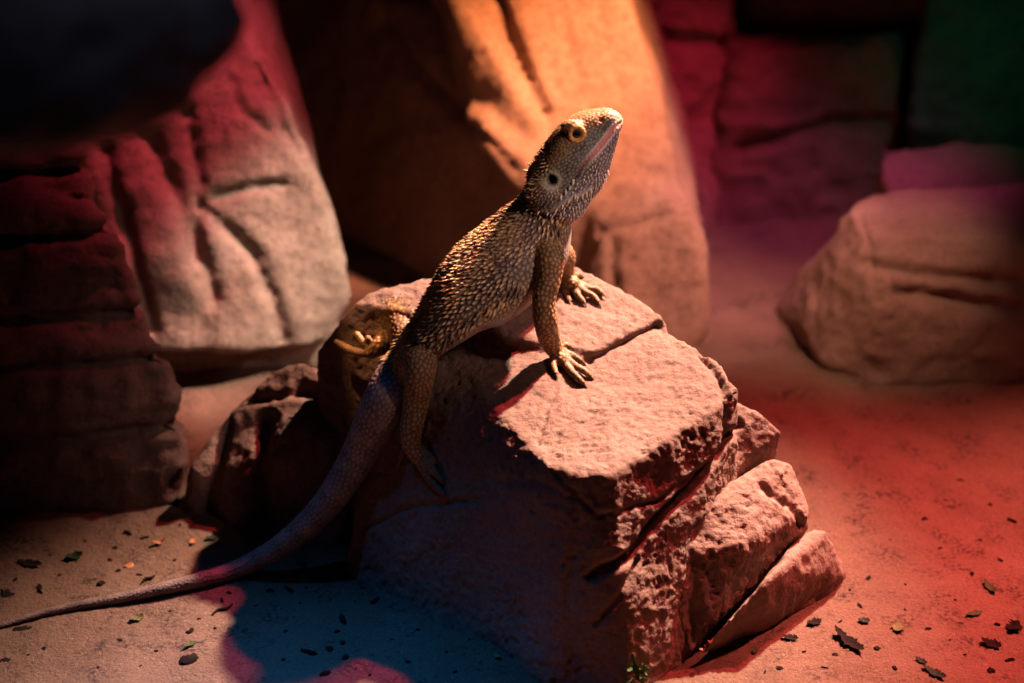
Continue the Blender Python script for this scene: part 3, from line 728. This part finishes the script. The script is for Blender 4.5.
# ------------------------------------------------------------------ dead log overhead
lp = np.array([CAM + ray(a,b)*d for a,b,d in ((184,20,.80),(157,27,.80),(105,34,.79),(40,40,.78),(-60,40,.77),(-300,30,.75),(-900,20,.73),(-1900,10,.72))])
S = spline(np.column_stack([lp, [.022,.031,.036,.039,.041,.043,.044,.046]]), 6)
lv, lf = tube_stations(S[:,:3], S[:,3]), None
bm = bmesh.new(); vs, fs = loft(lv, 28); vv = [bm.verts.new(V(x)) for x in vs]; [bm.faces.new([vv[i] for i in f]) for f in fs]; bmesh.ops.recalc_face_normals(bm, faces=bm.faces)
v, f = remesh(bm, .0035); n = normals(v, f)
v = v + n*(.004*fbm(v*np.array([8,40,40]),80,4) + .0035*ridged(v*np.array([10,60,60]),84,3))[:,None]
o = link('log', from_arrays(v, f.tolist()), M['wood']); tag(o, 'thick dark dead log end hanging out of focus in the upper left corner', 'log', kind='thing')

# ------------------------------------------------------------------ litter on the sand
M['chip'] = plain('dark_bark', (.013,.008,.007), .9, .05, 400); M['green'] = plain('green_leaf', (.035,.065,.014), .7, .2, 300); M['olive'] = plain('dry_olive_leaf', (.10,.085,.028), .7, .2, 300)
M['orange'] = plain('orange_peel', (.34,.11,.035), .6, .3, 300); M['darkgreen'] = plain('dark_green_leaf', (.010,.018,.008), .7, .15, 300)
def sit(o, px, py, rz, s=1, sink=.0):
    p = gz(px, py); o.location = V((p[0], p[1], float(gh(p[0],p[1])[0])-sink)); o.rotation_euler = (0,0,rz); o.scale = (s,s,s)
def chip_mesh(L, W, T, seed):
    r = np.random.default_rng(seed); b = bmesh.new(); pts = []
    for k in range(26):
        a = r.random()*6.28; q = .55+.45*r.random(); pts.append((L/2*q*math.cos(a), W/2*q*math.sin(a), T*(r.random())*(1.2-q)))
    hull_into(b, pts); bmesh.ops.subdivide_edges(b, edges=b.edges, cuts=2, use_grid_fill=True)
    vs = np.array([x.co for x in b.verts]); d = .34*W*fbm(vs*(2.4/W), seed, 3)
    for x, q in zip(b.verts, d): x.co += V((q*.6, q*.8, q*.5))
    me = bpy.data.meshes.new('c'); b.to_mesh(me); b.free(); return me
def leaf_mesh(L, W, curl, twist, seed, T=.0004, tooth=0):
    n, m = 16, 7; vs, fs = [], []
    for side in (0,1):
        for i in range(n+1):
            t = i/n; w = W/2*(math.sin(math.pi*min(1,t*.96+.03))**.8)*(1+(tooth+.12)*math.sin(i*2.6+L*9e3)+.2*math.sin(i*1.1+W*7e3)); a = curl*(t-.5); x = L*math.sin(a)/curl if abs(curl)>.01 else L*(t-.5)
            z = L*(1-math.cos(a))/curl if abs(curl)>.01 else 0
            for j in range(m):
                u = (j/(m-1)-.5)*2; tw = twist*(t-.5); yy = u*w; vs.append((x, yy*math.cos(tw), z + yy*math.sin(tw)+.25*abs(u)*w + side*T + .0006))
    st_ = (n+1)*m
    for i in range(n):
        for j in range(m-1):
            a = i*m+j; q = (a, a+1, a+m+1, a+m); fs.append(q[::-1]); fs.append(tuple(x+st_ for x in q))
    for i in range(n):
        for j in (0, m-1): a = i*m+j; fs.append((a, a+m, a+m+st_, a+st_) if j==0 else (a, a+st_, a+m+st_, a+m))
    for i in (0,n):
        for j in range(m-1): a = i*m+j; fs.append((a, a+st_, a+1+st_, a+1))
    return from_arrays(vs, fs)
def twig_mesh(L, r, bend, seed):
    P = np.array([(-L/2,0,r),(-L/6,bend,r*1.3),(L/6,-bend*.4,r*1.2),(L/2,bend*.6,r)]); S = spline(np.column_stack([P,[r*.7,r,r,r*.5]]),5); return from_arrays(*loft(tube_stations(S[:,:3],S[:,3]), 10))
MM = 6.4e-4
def leaf(name, px, py, L, W, rz, mat, label, cat, curl=.8, twist=.6, tooth=0, group=None):
    o = link(name, leaf_mesh(L*MM*.95, W*MM*.95, curl, twist, 1, tooth=tooth), M[mat]); sit(o, px, py, rz); return tag(o, label, cat, group, 'thing')
def chip(px, py, L, W, rz, label, mat='chip', seed=1, name='bark_chip', group=None):
    o = link(name, chip_mesh(L*MM*1.1, W*MM*1.5, min(L,W)*MM*.5, seed), M[mat]); sit(o, px, py, rz, 1, .0004); return tag(o, label, 'bark' if mat=='chip' else 'chip', group, 'thing')
def twig(px, py, L, rz, label, mat='chip'):
    o = link('twig', twig_mesh(L*MM, .0010, L*MM*.10, 1), M[mat]); sit(o, px, py, rz); return tag(o, label, 'twig', None, 'thing')
leaf('dead_leaf', 849, 643, 50, 13, -1.05, 'chip', 'long dark dead leaf lying on the red sand beside the rock wedge', 'leaf', 1.0, .9, .15)
leaf('leaf', 898, 629, 22, 13, 1.35, 'olive', 'yellow-green leaf standing out on the red sand', 'leaf', 1.2, .5)
leaf('leaf', 990, 589, 26, 9, -1.2, 'green', 'curled green leaf farthest back on the red sand', 'leaf', 1.4, .8)
leaf('leaf', 974, 615, 20, 8, .3, 'green', 'flat green leaf just in front of the curled green leaf', 'leaf', .5, .4)
leaf('dead_leaf', 991, 645, 24, 13, -.7, 'chip', 'dark broken leaf near the right edge of the red sand', 'leaf', .9, .9, .2)
leaf('dead_leaf', 1014, 629, 22, 15, .9, 'chip', 'dark crumpled leaf touching the right edge of the picture', 'leaf', 1.3, .9, .25)
leaf('dead_leaf', 934, 674, 30, 10, -.8, 'darkgreen', 'dark leaf at the very bottom right below the yellow-green leaf', 'leaf', .8, .8, .2)
leaf('leaf', 921, 662, 15, 7, -.9, 'darkgreen', 'small dark green leaf tip beside the bottom right dark leaf', 'leaf', .8, .5)
leaf('dead_leaf', 814, 624, 18, 11, .4, 'chip', 'small dark ragged leaf left of the long dead leaf', 'leaf', .9, .7, .3)
leaf('dead_leaf', 790, 639, 18, 9, -.3, 'chip', 'dark shrivelled leaf in front of the low rock wedge', 'leaf', .9, .7, .3)
leaf('leaf', 864, 622, 13, 9, -.2, 'darkgreen', 'dark green scrap behind the long dead leaf', 'leaf', .9, .5)
leaf('leaf', 755, 652, 11, 6, 1.3, 'green', 'tiny green leaf at the near foot of the rock wedge', 'leaf', .9, .5)
leaf('leaf', 74, 558, 22, 14, .3, 'darkgreen', 'dark green curled leaf on the sand at far left', 'leaf', 1.6, .9, .2)
leaf('dead_leaf', 30, 565, 30, 12, -.25, 'chip', 'dark dead leaf at the left edge above the tail', 'leaf', .8, .5, .15)
leaf('leaf', 212, 539, 15, 7, .1, 'darkgreen', 'dark green scrap just below the fluted rock lump', 'leaf', .8, .5)
leaf('leaf', 137, 620, 17, 10, .5, 'olive', 'olive dry leaf on the sand below the tail', 'leaf', 1.4, .8)
leaf('leaf', 190, 646, 17, 5, .7, 'green', 'thin green leaf on the sand below the tail', 'leaf', .6, 1.0, .3)
leaf('dried_curl', 159, 544, 17, 7, .2, 'orange', 'orange dried curl on the sand behind the tail', 'peel', 2.6, .5)
leaf('dried_curl', 193, 543, 12, 6, 1.4, 'orange', 'upright orange scrap left of the dark green scrap', 'peel', 1.2, .3)
leaf('dried_curl', 496, 657, 14, 5, -1.0, 'orange', 'small brown-orange curl on the blue sand by the boulder foot', 'peel', 2.2, .5)
leaf('dried_curl', 451, 622, 17, 8, -.4, 'olive', 'pale curled husk on the blue sand close to the boulder', 'husk', 1.8, .5)
chip(189, 660, 20, 14, .2, 'big dark brown bark chip near the bottom below the thin green leaf', seed=3)
chip(129, 566, 11, 7, .3, 'pale orange chip in the middle of the warm sand above the tail', 'orange', 4, 'pale_chip')
chip(6, 594, 16, 11, 0, 'dark bark chip cut by the left edge just above the tail', seed=5)
chip(4, 661, 14, 9, .6, 'dark bark chip in the lower left corner', seed=6)
chip(22, 629, 20, 7, .3, 'dark flat bark chip just under the tail tip', seed=7)
twig(149, 580, 17, .8, 'short dark twig just above the middle of the tail on the sand')
twig(223, 611, 26, .75, 'dark twig below the tail where warm sand turns pink')
twig(40, 590, 16, -1.2, 'thin dark twig standing between the leaves at far left')
# grass sprig at the foot of the boulder
gp, gn = hit(BB, 636, 681); gp = gp + gn*.001; sp = bpy.data.objects.new('green_sprig', None); COL.objects.link(sp); sp.location = V(gp); sp.empty_display_size = .02
tag(sp, 'small green sprig growing against the front foot of the boulder', 'plant', kind='thing')
for k in range(6):
    me = leaf_mesh(.019+.003*(k%3), .0075, 1.1, .5, k); o = link('leaf', me, M['green'], sp); o.rotation_euler = (.3*math.sin(k*2.1), -.9+.25*math.cos(k*1.7), -1.6+.9*math.sin(k*2.2)); o.location = (.003*math.cos(k*2), -.006, .003+.0022*k)
# crumbs: one mesh of each kind, copied
def crumbs(spots, label, group):
    protos = [chip_mesh(.0058, .0044, .0026, 20+k) for k in range(4)]
    for me in protos: me.materials.append(M['chip'])
    base = []
    for k in range(4):
        o = link('bark_crumb', protos[k]) if False else bpy.data.objects.new('bark_crumb', protos[k])
        base.append(o)
    for i, (px, py, s) in enumerate(spots):
        o = base[i%4].copy(); COL.objects.link(o); sit(o, px, py, (i*2.4)%6.28, s/7.5, .0003); o.scale = (s/7.5*(1.0+.35*math.sin(i*2.3)), s/7.5*(.8+.25*math.cos(i*1.7)), s/7.5); tag(o, label, 'bark', group, 'thing')
    for o in base: bpy.data.objects.remove(o)
crumbs([(270,591,9),(289,590,11),(306,588,7),(375,601,10),(384,586,8),(362,588,7),(343,620,13),(337,632,8),(286,631,6),(309,653,13),(329,650,13),(345,658,9),(325,674,11),(418,630,7),
        (429,607,10),(343,643,7),(370,675,6),(376,579,9),(303,565,11),(300,603,5),(402,598,5),(392,640,5),(408,662,6),(447,652,5),(470,640,6),(256,606,5),(283,660,5),(355,602,4),(330,600,5),(455,672,6)],
       'small dark bark crumb on the shadowed blue sand left of the boulder', 'bark crumbs on the blue sand')
crumbs([(119,571,8),(128,533,9),(180,525,7),(190,631,8),(156,651,5),(229,593,8),(222,600,6),(101,584,11),(60,575,6),(140,575,6),(205,560,5),(96,604,5),(170,611,4),(215,628,5),(110,560,6),(175,560,5),(85,541,6),(60,610,5),(44,648,5),(98,668,5),(140,666,4),(28,655,4),(120,640,5),(165,584,7),(207,592,5),(145,538,8),(115,548,6),(50,555,5),(15,580,7),(199,619,5)],
       'small dark bark crumb on the warm-lit sand around the tail', 'bark crumbs on the warm sand')
crumbs([(925,519,8),(1012,521,9),(972,574,9),(868,578,7),(928,629,7),(997,625,9),(860,606,7),(877,649,9),(991,671,11),(825,668,6),(955,600,5),(905,585,5),(940,548,5),(890,540,5),(1000,560,6),(850,590,5),(880,480,5),(960,480,6),(915,450,5),(990,505,7),(840,622,6),(804,652,6),(780,668,6),(895,668,7),(950,640,5),(1010,660,8),(835,655,6),(905,610,5),(765,672,5),(965,655,5),(980,540,5),(945,500,5)],
       'small dark bark crumb on the red sand right of the boulder', 'bark crumbs on the red sand')

# ------------------------------------------------------------------ lights
def spot(name, pos, tgt, col, power, angle, blend=.5, rad=.01):
    l = bpy.data.lights.new(name,'SPOT'); l.color = col; l.energy = power; l.spot_size = math.radians(angle); l.spot_blend = blend; l.shadow_soft_size = rad
    o = bpy.data.objects.new(name, l); COL.objects.link(o); o.location = pos
    o.rotation_euler = (V(tgt)-V(pos)).to_track_quat('-Z','Y').to_euler(); return o
def sph(az, el, r, c=(0,-.02,.12)):
    a, e = math.radians(az), math.radians(el)
    return (c[0]+r*math.cos(e)*math.cos(a), c[1]+r*math.cos(e)*math.sin(a), c[2]+r*math.sin(e))
spot('warm_lamp', sph(46,50,1.5), (.055,-.045,.14), (1,.80,.60), 680, 22, 1, .026)
spot('red_lamp', sph(39,54,1.5), (.12,-.04,.1), (1,.08,.09), 210, 27, 1, .026)
spot('red_floor_lamp', (.85,.2,1.1), (.42,-.10,0), (1,.20,.16), 230, 32, 1, .03)
spot('orange_lamp', (.55,.0,.95), tuple(atY(585,30,.38)), (1,.38,.13), 240, 15, 1, .03)
spot('peach_lamp', (.60,-.05,.95), tuple(atY(615,200,.33)), (1,.50,.40), 130, 22, 1, .03)
spot('amber_lamp', (.25,-.15,.95), tuple(atY(850,270,.27)), (1,.58,.38), 52, 15, 1, .03)
spot('toe_lamp', (-.42,.10,1.0), tuple(atY(362,340,.0)), (1,.55,.22), 52, 3.0, 1, .01)
spot('blue_lamp', (-.55,-.05,1.3), (-.13,-.25,0), (.02,.30,1), 78, 18, 1, .05)
spot('pink_lamp', (.06,.10,1.0), tuple(atY(190,110,.21)), (1,.10,.17), 66, 21, 1, .03)
spot('cream_lamp', (.35,.02,.8), tuple(atY(275,300,.22)), (1,.80,.64), 150, 13, 1, .03)
spot('purple_lamp', (.5,.1,1.2), (.23,.42,.0), (.80,.14,.42), 70, 18, 1, .03)
spot('crimson_lamp', (.5,.1,1.0), tuple(atY(668,130,.57)), (1,.05,.15), 50, 11, 1, .03)
spot('green_lamp', (.5,-.1,1.1), tuple(atY(970,70,.51)), (.1,.8,.45), 8, 13, 1, .03)
spot('strip_lamp', (-.20,.12,1.2), tuple(gz(200,425)), (1,.66,.40), 30, 7, 1, .02)
spot('log_lamp', (-.05,-.80,1.15), tuple(CAM+ray(150,20)*.8), (.30,.45,1), 2.2, 16, 1, .02)
spot('dragon_fill', (.62,-.50,.80), tuple(atY(528,215,-.03)), (1,.74,.66), 24, 13, 1, .05)  # unseen fill light added to brighten the dragon's near side
w = bpy.data.worlds.new('world'); SC.world = w; w.use_nodes = True
w.node_tree.nodes['Background'].inputs[0].default_value = (.35,.45,1,1); w.node_tree.nodes['Background'].inputs[1].default_value = .007
